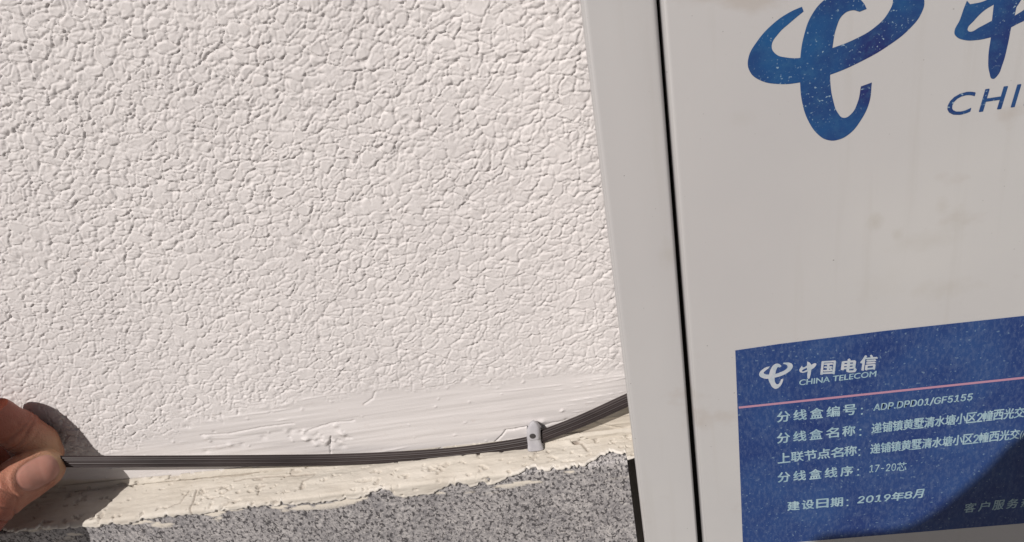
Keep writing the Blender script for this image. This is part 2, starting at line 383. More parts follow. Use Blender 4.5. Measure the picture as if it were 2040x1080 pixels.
# ------------------------------------------------------------------ granite plinth with its cream coat
pl = empty('granite_plinth', (0, 0, 0))
tag(pl, 'speckled grey granite plinth slab with a flaking cream painted ledge', 'plinth')
def yfront(x): return -np.interp(x, [-3.0, -0.25, 0.0, 0.03], [0.020, 0.0185, 0.0118, 0.0112])
ZT = 1.0602
XE = 0.0015
gx = np.concatenate([[-3.0, -1.5, -0.8], np.arange(-0.45, XE, 0.0006), [XE]])
prof = []          # across the slab: back top -> front top (chamfer) -> down the front
rows = 60
fz = np.concatenate([np.linspace(0, 0.012, 22), np.linspace(0.0135, 0.09, 40), [0.3, ZT]])
V = []; PA = []
for x in gx:
    yf = float(yfront(x))
    chip = 0.0008*max(0, vnoise(np.array(x*260.), np.array(3.), 5)-.55)/.45
    V.append((x, 0.004, ZT)); PA.append(0)
    V.append((x, yf+0.0012+chip, ZT)); PA.append(0)
    V.append((x, yf+0.0003+chip*.5, ZT-0.0004-chip*.3)); PA.append(0)
    for k in fz[2:]:
        V.append((x, yf, ZT-k)); PA.append(k)
V = np.array(V); PA = np.array(PA); npr = 3+len(fz)-2
on_fine = V[:, 0] > -0.46
pz = V[:, 2]; pxx = V[:, 0]
isl = sstep(.64, .68, fbm(pxx*95, pz*330, 131, 3)) * sstep(0.0095, 0.004, PA) * (V[:, 1] < -0.002)
pl_m = mesh_obj('granite_slab', V, grid_faces(len(gx), npr), m_gran, pl)
a_ = pl_m.data.attributes.new('paint', 'FLOAT', 'POINT'); a_.data.foreach_set('value', isl.astype(np.float32))
# end face of the slab
endi = np.arange((len(gx)-1)*npr, len(gx)*npr)
bm = bmesh.new(); bm.from_mesh(pl_m.data); bm.verts.ensure_lookup_table()
vb = bm.verts.new((XE, 0.004, 0.0)); bm.verts.ensure_lookup_table()
bm.faces.new([bm.verts[i] for i in endi] + [vb])
bm.to_mesh(pl_m.data); bm.free()

# cream coat : fillet at the wall, over the ledge, ragged lower edge on the stone
ux = np.arange(-0.44, 0.0235, 0.00035)
ns = 74
sA = np.linspace(0, 1, ns)
yf = yfront(ux); 
past = np.where(ux > XE, 0, 1)
bndpx = [(0, 1060), (165, 1050), (250, 1044), (300, 1033), (400, 1022), (460, 1016), (517, 1009), (640, 1000), (715, 993), (733, 984), (750, 980), (778, 980), (788, 986), (800, 990), (850, 985), (900, 968), (985, 966), (1010, 952), (1050, 938), (1100, 938), (1165, 928), (1185, 919), (1200, 909), (1220, 906), (1250, 905)]
bx, be = [], []
for a, b_ in bndpx:
    q = at(a, b_, -0.015); yy = float(yfront(q[0])); q = at(a, b_, yy); yy = float(yfront(q[0])); q = at(a, b_, yy)
    bx.append(q[0])
    if q[2] < ZT: be.append(ZT-q[2])
    else:      # the boundary lies on the ledge top
        lo, hi = yy, 0.0
        for _ in range(30):
            mdl = .5*(lo+hi)
            if at(a, b_, mdl)[2] > ZT: lo = mdl
            else: hi = mdl
        be.append(-(mdl-yy))
e_len = np.interp(ux, bx, be)
e_len = e_len + 0.0016*(fbm(ux*260, ux*0+2, 141, 3)-.5) + 0.0013*(fbm(ux*900, ux*0+2, 143, 3)-.5)
bite = fbm(ux*420, ux*0+5, 145, 3); e_len = e_len - 0.0012*sstep(.60, .74, bite)
e_len = np.where(ux > XE, 0.0002, e_len)
yfr = np.where(ux > XE, -np.interp(ux, [XE, XE+.004, .03], [0.0116, 0.0104, 0.0100]), yf)
Lw = 0.0035                              # up the wall
Ll = -yfr
T = Lw+Ll+e_len
Sg = sA[None, :]*T[:, None]
Xg = np.repeat(ux[:, None], ns, 1)
zcr = 1.0622
yy = np.zeros_like(Sg); zz = np.zeros_like(Sg); ny = np.zeros_like(Sg); nzv = np.zeros_like(Sg)
on_w = Sg < Lw; on_l = (~on_w) & (Sg < (Lw+Ll[:, None])); on_f = ~(on_w | on_l)
tw = Sg/Lw; yy = np.where(on_w, -0.0002, yy); zz = np.where(on_w, zcr+Lw*(1-tw), zz)
tl = (Sg-Lw)/Ll[:, None]; yy = np.where(on_l, -0.0002+tl*yfr[:, None], yy); zz = np.where(on_l, zcr+(ZT-zcr)*np.clip(tl, 0, 1), zz)
yy = np.where(on_f, yfr[:, None], yy); zz = np.where(on_f, ZT-(Sg-Lw-Ll[:, None]), zz)
# round the profile a little (fillet at crease, soft front arris)
for _ in range(5):
    yy[:, 1:-1] = .5*yy[:, 1:-1]+.25*(yy[:, 2:]+yy[:, :-2]); zz[:, 1:-1] = .5*zz[:, 1:-1]+.25*(zz[:, 2:]+zz[:, :-2])
dy = np.gradient(yy, axis=1); dz = np.gradient(zz, axis=1); ln = np.hypot(dy, dz)+1e-12
ny = dz/ln; nzv = -dy/ln                 # outward (towards -y / +z)
rem = (1-sA)[None, :]*T[:, None]
th = 0.00065*np.sqrt(np.clip(rem/0.0010, 0, 1)) * sstep(0, .12, sA)[None, :] + 0.00012
rim = np.exp(-((rem-0.0006)/0.0006)**2)
th = th + 0.00018*rim
th = th + 0.0007*(fbm(Xg*60, Sg*420+Xg*12, 151, 4)-.5)*sstep(0, .002, rem)*sstep(0, .1, sA)[None, :]
th = th + 0.00028*(fbm(Xg*380, Sg*700, 153, 3)-.5)*sstep(0, .001, rem)
pit = sstep(.67, .76, fbm(Xg*330, Sg*520, 155, 3))*sstep(0, .0015, rem)
th = th - 0.0007*pit
crk = np.zeros_like(Sg)
def lpts(pp):
    out = []
    for a, b_ in pp:
        lo, hi = -0.02, 0.0
        for _ in range(30):
            mdl = .5*(lo+hi)
            if at(a, b_, mdl)[2] > 1.0612: lo = mdl
            else: hi = mdl
        q = at(a, b_, mdl); out.append((q[0], Lw-mdl))
    return out
for pp, wd in (([(378, 1030), (380, 1010), (388, 995), (394, 978)], .00028), ([(250, 962), (330, 957), (400, 954), (470, 951), (520, 942)], .00045), ([(515, 985), (518, 972), (530, 970)], .0003), ([(600, 972), (606, 960), (628, 950)], .0003), ([(470, 962), (490, 958), (560, 952), (630, 947)], .00028), ([(380, 980), (360, 1000), (330, 1012)], .00022), ([(1140, 885), (1160, 888), (1170, 899)], .0004)):
    q = lpts(pp); wob = 0.0008*(fbm(Xg*500, Sg*500, 161, 2)-.5)
    d = polyline_dist(Xg+wob, Sg+wob, q); k = np.exp(-(d/wd)**2)
    th = th-0.00055*k; crk = np.maximum(crk, k*.6)
q = lpts([(1148, 886)])[0]; k = np.exp(-(np.hypot((Xg-q[0])/.0014, (Sg-q[1])/.0010))**4); th = th-.0012*k; crk = np.maximum(crk, k*.8)
for cx in (1085, 1110, 1135): # mortar lumps by the clip
    q = lpts([(cx, 889+(cx-1085)*-.08)])[0]; th = th+0.0011*np.exp(-(np.hypot((Xg-q[0])/.0028, (Sg-q[1])/.0016))**2)
crk = np.maximum(crk, .28*sstep(.5, .95, pit))
Vc = np.stack([Xg, yy+(-np.abs(ny))*th*np.sign(np.abs(ny)), zz+nzv*th], -1)
Vc[:, :, 1] = yy - np.abs(ny)*th
back = np.stack([ux, yy[:, -1]+0.0003, zz[:, -1]-0.0001], -1)     # tuck the edge into the stone
G = np.concatenate([Vc, back[:, None, :]], 1)
coat = mesh_obj('cream_coat', G.reshape(-1, 3), grid_faces(len(ux), ns+1), m_cream, pl, smooth=True)
tag(coat, 'flaking cream paint and mortar along the top of the stone')
for nm, arr in (('rim', np.clip(sstep(.0018, .0003, rem)*.8, 0, 1)), ('crack', crk)):
    a_ = coat.data.attributes.new(nm, 'FLOAT', 'POINT')
    a_.data.foreach_set('value', np.concatenate([arr, arr[:, -1:]], 1).ravel().astype(np.float32))

# ------------------------------------------------------------------ cable
def sweep(path, sec, up=Vector((0, 0, 1))):
    V = []; nS = len(sec)
    T = np.gradient(path, axis=0); T /= np.linalg.norm(T, axis=1)[:, None]
    for p, t in zip(path, T):
        out = np.array([0, -1.0, 0]); out = out-t*(out@t); out /= np.linalg.norm(out)
        side = np.cross(t, out)
        if side[2] < 0: side = -side
        for (a, b_) in sec: V.append(p+side*a+out*b_)
    n_ = len(path); Fq = []
    for i in range(n_-1):
        for j in range(nS):
            Fq.append((i*nS+j, (i+1)*nS+j, (i+1)*nS+(j+1) % nS, i*nS+(j+1) % nS))
    Fq += [tuple(range(nS)), tuple((n_-1)*nS+j for j in range(nS-1, -1, -1))]
    return V, Fq
def ribbon_section(Hh=0.0026, D=0.0010):
    half = []                # one side, top to bottom, with grooves
    N = 44
    for i in range(N+1):
        t = -1+2*i/N
        env = D*(1-abs(t)**5)**.5
        gro = sum(math.exp(-((t-c)/0.055)**2)*a for c, a in ((-.62, .34), (-.30, .22), (.02, .34), (.36, .20), (.66, .36)))
        half.append((-t*Hh, max(env*(1-gro), 0.00002)))
    back = [(a, -b_) for a, b_ in reversed(half[1:-1])]
    return half+back
pth = catmull(path, 3)
V, Fc = sweep(pth, ribbon_section())
cab = mesh_obj('fiber_cable', V, Fc, m_cable, smooth=True)
tag(cab, 'flat ribbed black cable running above the ledge into the back of the cabinet', 'cable')

# ------------------------------------------------------------------ cable clip
clip = empty('cable_clip', tuple(at(1064, 872, -0.0)))
tag(clip, 'small white plastic clip nailed over the black cable beside the cabinet', 'cable clip')
# loft rows from top to bottom: (photo y of the centre line, depth front, half width, roundness, centre px x)
rowsC = [(840.0, 0.25, 0.7, .2, 1061.5), (838.5, 0.9, 1.15, .3, 1061.5), (837.5, 1.8, 1.6, .4, 1061.5), (838, 2.8, 1.95, .45, 1061.5), (840.5, 3.6, 2.25, .45, 1061.6), (844, 4.2, 2.45, .36, 1061.7), (850, 4.6, 2.55, .28, 1061.8), (856.5, 4.9, 2.58, .24, 1062.2), (864, 5.1, 2.62, .22, 1062.6), (872, 5.1, 2.65, .22, 1063.0), (876.5, 5.05, 2.68, .22, 1063.3), (877.2, 4.3, 2.66, .3, 1063.5), (881, 4.35, 2.6, .18, 1064.0), (888, 4.6, 2.6, .14, 1065.0), (894, 4.9, 2.85, .14, 1066.0), (898.5, 5.1, 3.05, .16, 1066.8), (900, 4.6, 3.0, .2, 1067.0), (900.2, 0.8, 2.9, .2, 1067.0)]
V = []; nA = 25
for (py, dpt, hw, rd, cx) in rowsC:
    c_ = at(cx, py, -dpt/1000)
    for k in range(nA):
        t = -1+2*k/(nA-1)
        x = c_[0]+hw/1000*t
        yb = -dpt/1000*(1-rd*(abs(t)**(2.6 if rd > .3 else 5)))
        V.append((x, min(yb, -0.0002), c_[2]-(dpt/1000+yb)*(1.0 if py < 853 else (.5 if py < 862 else 0.0))-max(0, (854-py)/14)*0.0014*abs(t)**2.2))
    zb_ = c_[2]-dpt/1000*(1.0 if py < 853 else (.5 if py < 862 else 0.0))-max(0, (854-py)/14)*0.0014
    V.append((c_[0]+hw/1000, 0.0002, zb_)); V.append((c_[0]-hw/1000, 0.0002, zb_))
nR = nA+2; Fc = []
for i in range(len(rowsC)-1):
    for j in range(nR): Fc.append((i*nR+j, i*nR+(j+1) % nR, (i+1)*nR+(j+1) % nR, (i+1)*nR+j))
Fc += [tuple(range(nR-1, -1, -1)), tuple((len(rowsC)-1)*nR+j for j in range(nR))]
cb = mesh_obj('clip_body', V, Fc, m_clip, clip, smooth=True)
em = cb.modifiers.new('edge', 'EDGE_SPLIT'); em.split_angle = math.radians(38)
bm = bmesh.new()
nc = at(1061.3, 869, -0.0051)
pr = [(0.0, -0.00022), (0.0008, -0.00020), (0.00118, -0.00006), (0.00128, 0.0002), (0.0012, 0.0009), (0.0009, 0.0010), (0.0009, 0.0050)]
ring = []
for (r_, dy_) in pr[1:]:
    ring.append([bm.verts.new((nc[0]+r_*math.cos(a), nc[1]+dy_, nc[2]+r_*math.sin(a))) for a in np.linspace(0, 2*math.pi, 28, endpoint=False)])
for A, B_ in zip(ring[:-1], ring[1:]):
    for k in range(28): bm.faces.new((A[k], A[(k+1) % 28], B_[(k+1) % 28], B_[k]))
bm.faces.new(ring[0])
bm_obj('nail', bm, m_nail, clip)

# ------------------------------------------------------------------ telecom cabinet
CX0, CX1, CZ0, CZ1 = 0.0037, 0.292, 0.985, 1.315
cbt = empty('telecom_cabinet', ((CX0+CX1)/2, 0, CZ0))
tag(cbt, 'grey wall mounted telecom cabinet with a blue emblem and a blue nameplate on its door', 'cabinet')
bm = bmesh.new()
add_box(bm, CX0+0.0022, CX1-0.0022, -0.0430, -0.0120, CZ0+0.002, CZ1-0.002, 0.001)
hs = bm_obj('housing', bm, m_steel, cbt)
for sx in (0.03, 0.24):
    for sz in (1.02, 1.27):
        bm = bmesh.new(); add_box(bm, sx, sx+0.02, -0.0121, 0.001, sz, sz+0.02)
        bm_obj('bracket', bm, m_black, cbt)
# front frame : four strips with rolled outer and inner edges, one mesh
bm = bmesh.new()
def frame_ring(outer, inner, y0, y1, r):
    """rectangular ring extruded along y with rounded front edges; outer/inner = (x0,x1,z0,z1)"""
    loops = []
    seq = []
    for t in np.linspace(0, math.pi/2, 6): seq.append(('o', r*(1-math.sin(t)), r*(1-math.cos(t))))   # (inset, y offset)
    def corners(rect, ins): 
        x0, x1, z0, z1 = rect; return [(x0+ins, z0+ins), (x1-ins, z0+ins), (x1-ins, z1-ins), (x0+ins, z1-ins)]
    loops.append([bm.verts.new((x, y1, z)) for x, z in corners(outer, 0)])
    for t in np.linspace(0, math.pi/2, 7):
        loops.append([bm.verts.new((x, y0+r*(1-math.sin(t)), z)) for x, z in corners(outer, r*(1-math.cos(t)))])
    for t in np.linspace(math.pi/2, 0, 7):
        loops.append([bm.verts.new((x, y0+r*(1-math.sin(t)), z)) for x, z in corners(inner, -r*(1-math.cos(t)))])
    loops.append([bm.verts.new((x, y1, z)) for x, z in corners(inner, 0)])
    loops.append(loops[0])
    for A, B_ in zip(loops[:-1], loops[1:]):
        for k in range(4):
            bm.faces.new((A[k], A[(k+1) % 4], B_[(k+1) % 4], B_[k]))
FIX = at(1309, 0, YD)[0]
frame_ring((CX0, CX1, CZ0, CZ1), (FIX, CX1-0.017, CZ0+0.017, CZ1-0.017), YD, -0.0425, 0.0016)
fr = bm_obj('frame', bm, m_steel, cbt, smooth=True)
es = fr.modifiers.new('edge', 'EDGE_SPLIT'); es.split_angle = math.radians(35)
bm = bmesh.new(); add_box(bm, FIX-0.004, CX1-0.013, -0.0436, -0.0431, CZ0+0.013, CZ1-0.013)
bm_obj('gap_shade_sheet', bm, m_black, cbt)  # added black sheet that paints the dark interior behind the door gap
# door leaf: hangs very slightly askew, so the gap widens downwards
bm = bmesh.new()
DXt, DXb = at(1317, 0, YD)[0], at(1403, 1080, YD)[0]
zt_, zb_ = at(1317, 0, YD)[2], at(1403, 1080, YD)[2]
def dx_at(z): return DXb+(DXt-DXb)*(z-zb_)/(zt_-zb_)
zlo, zhi = CZ0+0.0185, CZ1-0.0185
r = 0.0014
cor = [(dx_at(zlo), zlo, 1, 1), (CX1-0.019, zlo, -1, 1), (CX1-0.019, zhi, -1, -1), (dx_at(zhi), zhi, 1, -1)]
loops = [[bm.verts.new((x, -0.0440, z)) for x, z, a, b_ in cor]]
for t in np.linspace(0, math.pi/2, 7):
    i_ = r*(1-math.cos(t)); loops.append([bm.verts.new((x+a*i_, YD+r*(1-math.sin(t)), z+b_*i_)) for x, z, a, b_ in cor])
for A, B_ in zip(loops[:-1], loops[1:]):
    for k in range(4): bm.faces.new((A[k], A[(k+1) % 4], B_[(k+1) % 4], B_[k]))
bm.faces.new(loops[-1]); bm.faces.new(list(reversed(loops[0])))
door = bm_obj('door', bm, m_steel, cbt, smooth=True)
es = door.modifiers.new('edge', 'EDGE_SPLIT'); es.split_angle = math.radians(35)

# ---- printed marks ----
import os
FONT = None
try:
    fp = os.path.join(bpy.utils.system_resource('DATAFILES'), 'fonts', 'Inter.woff2')
    if os.path.exists(fp): FONT = bpy.data.fonts.load(fp)      # Blender's own interface font
except Exception: FONT = None
def text_mesh(body, offset=0.0, shear=0.0):
    cu = bpy.data.curves.new('t', 'FONT'); cu.body = body; cu.size = 1; cu.offset = offset; cu.shear = shear; cu.resolution_u = 4
    if FONT is not None and all(ord(q) < 256 for q in body) and any(q.isdigit() for q in body): cu.font = FONT
    o = bpy.data.objects.new('t', cu); COL.objects.link(o)
    dg = bpy.context.evaluated_depsgraph_get(); dg.update()
    me = bpy.data.meshes.new_from_object(o.evaluated_get(dg))
    V = np.array([v.co[:2] for v in me.vertices]) if len(me.vertices) else np.zeros((0, 2)); Fc = [list(p.vertices) for p in me.polygons]
    bpy.data.objects.remove(o); bpy.data.meshes.remove(me)
    return V, Fc
class Ink:
    def __init__(s, y): s.V = []; s.F = []; s.y = y
    def add(s, V2, Fc):
        b_ = len(s.V); s.V += [(p[0], s.y, p[1]) for p in V2]; s.F += [[i+b_ for i in f] for f in Fc]
    def fit(s, body, x0, z0, x1, z1, hgt, offset=0.0, shear=0.0, own=False, bold=0.0):
        """fit a text between baseline points; cap box height hgt; own=True squeezes height of the bbox to hgt"""
        V, Fc = text_mesh(body, offset, shear)
        mn, mx = V.min(0), V.max(0)
        u = (V[:, 0]-mn[0])/(mx[0]-mn[0]); v = (V[:, 1]-(mn[1] if own else 0))/((mx[1]-mn[1]) if own else 0.73)
        w2 = bold*abs(hgt)
        for q, (ox, oz) in enumerate(((0, 0), (-1, .5), (1, -.5), (0, 1)) if bold else ((0, 0),)):
            b_ = len(s.V)
            s.V += [(p[0], s.y-q*4e-6, p[1]) for p in np.stack([x0+(x1-x0)*u+ox*w2, z0+(z1-z0)*u+hgt*v+oz*w2], 1)]; s.F += [[i+b_ for i in f] for f in Fc]
    def build(s, name, mat, parent): return mesh_obj(name, s.V, s.F, mat, parent)
def pl2(px, py, y): q = at(px, py, y); return q[0], q[2]
def outline(pts, y):
    """closed outline; pts = (px, py[, 'c']) in photo pixels on the plane y; 'c' marks a corner -> 2-D verts, one ngon per triangle"""
    cu = bpy.data.curves.new('o', 'CURVE'); cu.dimensions = '2D'; cu.fill_mode = 'BOTH'; cu.resolution_u = 8
    for loop in pts:
        sp = cu.splines.new('BEZIER'); sp.bezier_points.add(len(loop)-1); sp.use_cyclic_u = True
        for bp_, q in zip(sp.bezier_points, loop):
            a, b_ = pl2(q[0], q[1], y); bp_.co = (a*100, b_*100, 0)
            tp = 'VECTOR' if len(q) > 2 else 'AUTO'
            bp_.handle_left_type = bp_.handle_right_type = tp
    o = bpy.data.objects.new('o', cu); COL.objects.link(o)
    dg = bpy.context.evaluated_depsgraph_get(); dg.update()
    me = bpy.data.meshes.new_from_object(o.evaluated_get(dg))
    V = np.array([v.co[:2] for v in me.vertices])/100; Fc = [list(p.vertices) for p in me.polygons]
    bpy.data.objects.remove(o); bpy.data.meshes.remove(me)
    return V, Fc
YP = YD-0.00006
def Z5(*pp): return [tuple([1460+p[0]/3.517, p[1]/3.517]+list(p[2:])) for p in pp]
ringL = Z5((484, 47, 'c'), (496, 80, 'c'), (400, 160), (320, 235), (272, 320), (300, 378), (375, 403), (490, 403), (697, 337), (850, 277), (990, 195), (1085, 95), (1120, -10), (1085, -48), (985, -62), (950, -72, 'c'), (960, -86, 'c'), (1130, -112), (1285, -85), (1341, 0), (1320, 95), (1240, 200), (1090, 320), (900, 430), (690, 521), (470, 578), (320, 589), (190, 562), (118, 500), (108, 410), (170, 290), (290, 160), (400, 85))
stem = Z5((938, 62, 'c'), (888, 82, 'c'), (835, 72), (770, 105), (725, 195), (700, 320), (684, 460), (684, 590), (702, 700), (735, 790), (778, 826), (828, 800), (875, 715), (897, 606, 'c'), (974, 578, 'c'), (955, 720), (895, 845), (820, 935), (735, 980), (660, 980), (600, 945), (530, 850), (486, 720), (471, 575), (473, 400), (498, 250), (550, 110), (640, 0), (745, -58), (850, -35), (915, 20))
e1 = Ink(YP); e1.add(*outline([ringL], YP)); e2 = Ink(YP-0.00002); e2.add(*outline([stem], YP-0.00002))
E_ = Ink(YP); E_.V = e1.V+e2.V; E_.F = e1.F+[[i+len(e1.V) for i in f] for f in e2.F]
emb = E_.build('emblem', m_logo, door); tag(emb, 'large blue speckled emblem')
zh_out = Z5((1640, 5, 'c'), (1663, 30, 'c'), (1760, 8), (1828, -30, 'c'), (1850, -150), (1900, -215), (1960, -190), (1985, -60, 'c'), (2060, -100), (2160, -150), (2230, -130), (2240, -60), (2180, 40), (2090, 120), (1990, 170), (1950, 192, 'c'), (1925, 320), (1890, 450), (1850, 535), (1822, 553), (1798, 510), (1790, 400), (1808, 262, 'c'), (1720, 280), (1620, 280), (1565, 255), (1552, 225), (1590, 140), (1618, 60))
zh_h1 = Z5((1828, 32, 'c'), (1760, 75), (1690, 145), (1645, 205), (1660, 222), (1730, 190), (1815, 145, 'c'))
zh_h2 = Z5((1988, 48, 'c'), (1975, 110, 'c'), (2050, 60), (2110, -10), (2110, -50), (2060, -40))
B1 = Ink(YP); B1.add(*outline([zh_out, zh_h1, zh_h2], YP))
# the other three characters lie beyond the picture's edge
pc = [pl2(2120, -25, YP), pl2(2950, -150, YP)]
cw = 0.0215; base_z = pl2(1975, 120, YP)[1]; xx = pl2(2125, 20, YP)[0]
for k, ch in enumerate('国电信'):
    V, Fc = text_mesh(ch, 0.02, 0.12); mn, mx = V.min(0), V.max(0)
    B1.add(np.stack([xx+k*(cw+.005)+(V[:, 0]-mn[0])/(mx[0]-mn[0])*cw, base_z+(V[:, 1]-mn[1])/(mx[1]-mn[1])*cw*1.1], 1), Fc)
zz0 = .5*(pl2(1905, 231, YP)[1]+pl2(2018, 212, YP)[1]); hC = pl2(2027, 167, YP)[1]-pl2(2021, 211, YP)[1]
xC = pl2(1889, 205, YP)[0]; xI = pl2(2030, 190, YP)[0]
slope = (pl2(2027, 211, YP)[1]-pl2(1905, 231, YP)[1])/(pl2(2027, 211, YP)[0]-pl2(1905, 231, YP)[0])
xC2 = pl2(1941, 205, YP)[0]; unit = xC2-xC                 # width of the letter C
gap = 0.22*unit; xl = xC
for ch, wd_ in (('C', 1.0), ('H', 0.98), ('I', 0.27), ('N', 0.98), ('A', 1.0), (' ', .55), ('T', .85), ('E', .85), ('L', .8), ('E', .85), ('C', 1.0), ('O', 1.08), ('M', 1.12)):
    if ch != ' ': B1.fit(ch, xl, zz0, xl+wd_*unit, zz0, hC*1.0, 0.0, 0.16, own=True, bold=0.016)
    xl += wd_*unit+gap
lt_ = B1.build('lettering', m_logo, door)

# ---- nameplate ----
YN = YD-0.00018
bm = bmesh.new()
TLx = pl2(1465, 699, YN)[0]; ztop = pl2(1465, 697, YN)[1]; zbot = .5*(pl2(1594, 1079.5, YN)[1]+pl2(2040, 1043, YN)[1]); xr = TLx+0.118
topc = [(TLx, ztop-0.0003), (TLx+.012, ztop+0.0002), (TLx+.04, ztop+0.0006), (TLx+.075, ztop+0.0004), (xr, ztop)]
outl = [(TLx-0.0001, zbot), (xr, zbot)]+list(reversed(topc))
fv = [bm.verts.new((x, YN, z)) for x, z in outl]; bv = [bm.verts.new((x, YD-0.00001, z)) for x, z in outl]
bm.faces.new(fv)
for k in range(len(fv)): bm.faces.new((fv[k], bv[k], bv[(k+1) % len(bv)], fv[(k+1) % len(fv)]))
npl = bm_obj('nameplate', bm, m_label, cbt)
tag(npl, 'faded blue information sticker with pale writing')
YT = YN-0.00005
bm = bmesh.new()
za = pl2(1560, 803, YT)[1]; zc = pl2(2000, 756.5, YT)[1]; zm = .5*(za+zc); hw = 0.00036
for s0, s1 in ((TLx+0.0003, xr-0.0002),):
    vs = [bm.verts.new(p) for p in ((s0, YT, za-hw), (s1, YT, zc-hw), (s1, YT, zc+hw), (s0, YT, za+hw))]; bm.faces.new(vs)
bm_obj('stripe', bm, m_pink, npl)
def Z3(*pp): return [tuple([1480+p[0]/6.8, 690+p[1]/6.8]+list(p[2:])) for p in pp]
s_ring = Z3((366, 272, 'c'), (345, 300, 'c'), (300, 335), (282, 358), (300, 376), (345, 383), (440, 374), (510, 350), (575, 318), (606, 280), (590, 252), (543, 237, 'c'), (560, 222, 'c'), (630, 222), (674, 255), (660, 310), (600, 360), (520, 400), (430, 425), (340, 440), (270, 430), (225, 400), (225, 360), (270, 310), (320, 282))
s_stem = Z3((524, 270, 'c'), (500, 286, 'c'), (478, 282), (455, 310), (440, 370), (430, 420), (432, 470), (448, 505), (470, 515), (500, 490), (515, 448, 'c'), (548, 438, 'c'), (535, 490), (500, 545), (450, 575), (405, 558), (370, 505), (345, 440), (355, 378), (378, 310), (415, 255), (460, 234), (500, 245))
e1 = Ink(YT); e1.add(*outline([s_ring], YT)); e2 = Ink(YT-0.00002); e2.add(*outline([s_stem], YT-0.00002))
E_ = Ink(YT); E_.V = e1.V+e2.V; E_.F = e1.F+[[i+len(e1.V) for i in f] for f in e2.F]
E_.build('emblem', m_pwhite, npl)
HW = Ink(YT)          # white heading letters
zho = Z3((765, 330), (800, 262, 'c'), (815, 285), (868, 262, 'c'), (872, 205, 'c'), (905, 222), (925, 250, 'c'), (990, 232), (978, 275), (925, 318, 'c'), (912, 400), (890, 440), (872, 400), (878, 340, 'c'), (800, 358))
zhh = Z3((868, 290, 'c'), (805, 325), (800, 338), (870, 318, 'c'))
HW.add(*outline([zho, zhh], YT))
def box_fit(ink, ch, bl, br, hgt_px, off=0.02, shear=0.1, y=YT):
    a = pl2(bl[0], bl[1], y); b_ = pl2(br[0], br[1], y)
    mxp, myp = (bl[0]+br[0])/2, (bl[1]+br[1])/2
    h_ = pl2(mxp, myp-hgt_px, y)[1]-pl2(mxp, myp, y)[1]
    ink.fit(ch, a[0], a[1], b_[0], b_[1], h_, 0.0, shear, own=True, bold=off*1.6)
def z3(x, y_): return (1480+x/6.8, 690+y_/6.8)
box_fit(HW, '国', z3(1055, 385), z3(1250, 375), 26, 0.022, 0.08)
box_fit(HW, '电', z3(1335, 360), z3(1530, 345), 26, 0.030, 0.08)
box_fit(HW, '信', z3(1590, 330), z3(1810, 312), 29, 0.022, 0.08)
HW.build('heading', m_pwhite, npl)
BL = Ink(YT)
box_fit(BL, 'CHINA TELECOM', z3(765, 530), z3(1805, 408), 11.0, 0.016, 0.06)
def z7(x, y_): return (1520+x/3.375, 760+y_/3.375)
def z7run(text, bl, br, h7, off=0.012, widths=None, shear=0.0, fill=.80):
    """characters spread evenly between two baseline points; half-width for latin"""
    wts = widths or [0.55 if ord(c_) < 256 else 1.0 for c_ in text]
    tot = sum(wts); pos = 0
    for c_, w_ in zip(text, wts):
        fl = fill+(1-fill)*0.0
        n_gap = (1-fill)*1.0
        t0 = pos/ (tot-n_gap*0.999); t1 = (pos+w_-n_gap*(1 if w_ == 1 else .6))/(tot-n_gap*0.999)
        a = z7(bl[0]+(br[0]-bl[0])*t0, bl[1]+(br[1]-bl[1])*t0); b_ = z7(bl[0]+(br[0]-bl[0])*t1, bl[1]+(br[1]-bl[1])*t1)
        hh_ = h7/3.375*(0.86 if ord(c_) < 256 else 1)
        box_fit(BL, c_, a, b_, hh_, off, shear); pos += w_
def colon(x, y_, h7=36):
    for dy_ in (0, h7):
        q = z7(x, y_-dy_+4); a, c_ = pl2(q[0], q[1], YT); s2 = 0.00026
        BL.add([(a-s2, c_-s2), (a+s2, c_-s2), (a+s2, c_+s2), (a-s2, c_+s2)], [[0, 1, 2, 3]])
z7run('分线盒编号', (95, 276), (625, 222), 70, 0.016, fill=.78); colon(665, 214)
box_fit(BL, 'ADP.DPD01/GF5155', z7(742, 204), z7(1405, 132), 15.5, 0.018, 0.10)
z7run('分线盒名称', (95, 418), (618, 362), 68, 0.016, fill=.78); colon(655, 356)
z7run('递铺镇黄墅清水塘小区2幢西光交', (730, 350), (1752, 240), 68, 0.016, fill=.93)
z7run('上联节点名称', (100, 552), (628, 496), 66, 0.016, fill=.93); colon(648, 492)
z7run('递铺镇黄墅清水塘小区2幢西光交', (722, 487), (1720, 386), 66, 0.016, fill=.93)
box_fit(BL, '(A', z7(1725, 392), z7(1768, 386), 17, 0.010, 0.1)
z7run('分线盒线序', (100, 680), (603, 632), 66, 0.016, fill=.78); colon(640, 625)
box_fit(BL, '17-20', z7(715, 612), z7(892, 600), 14.5, 0.006, 0.05)
z7run('芯', (898, 604), (962, 599), 58, 0.006, fill=.999)
z7run('建设日期', (165, 870), (535, 838), 60, 0.020, fill=.82); colon(568, 830)
for tx, xa, xb, ya, yb in (('2019', 635, 855, 820, 803), ('8', 948, 1000, 789, 785)):
    box_fit(BL, tx, z7(xa, ya), z7(xb, yb), 13.5, 0.022, 0.12)
box_fit(BL, '年', z7(862, 805), z7(942, 798), 17, 0.020, 0.12); box_fit(BL, '月', z7(1005, 788), z7(1080, 780), 17, 0.020, 0.18)
z7run('客户服务热线', (1350, 884), (1900, 830), 62, 0.012, fill=.80, shear=0.1)
BL.build('lettering', m_print, npl)

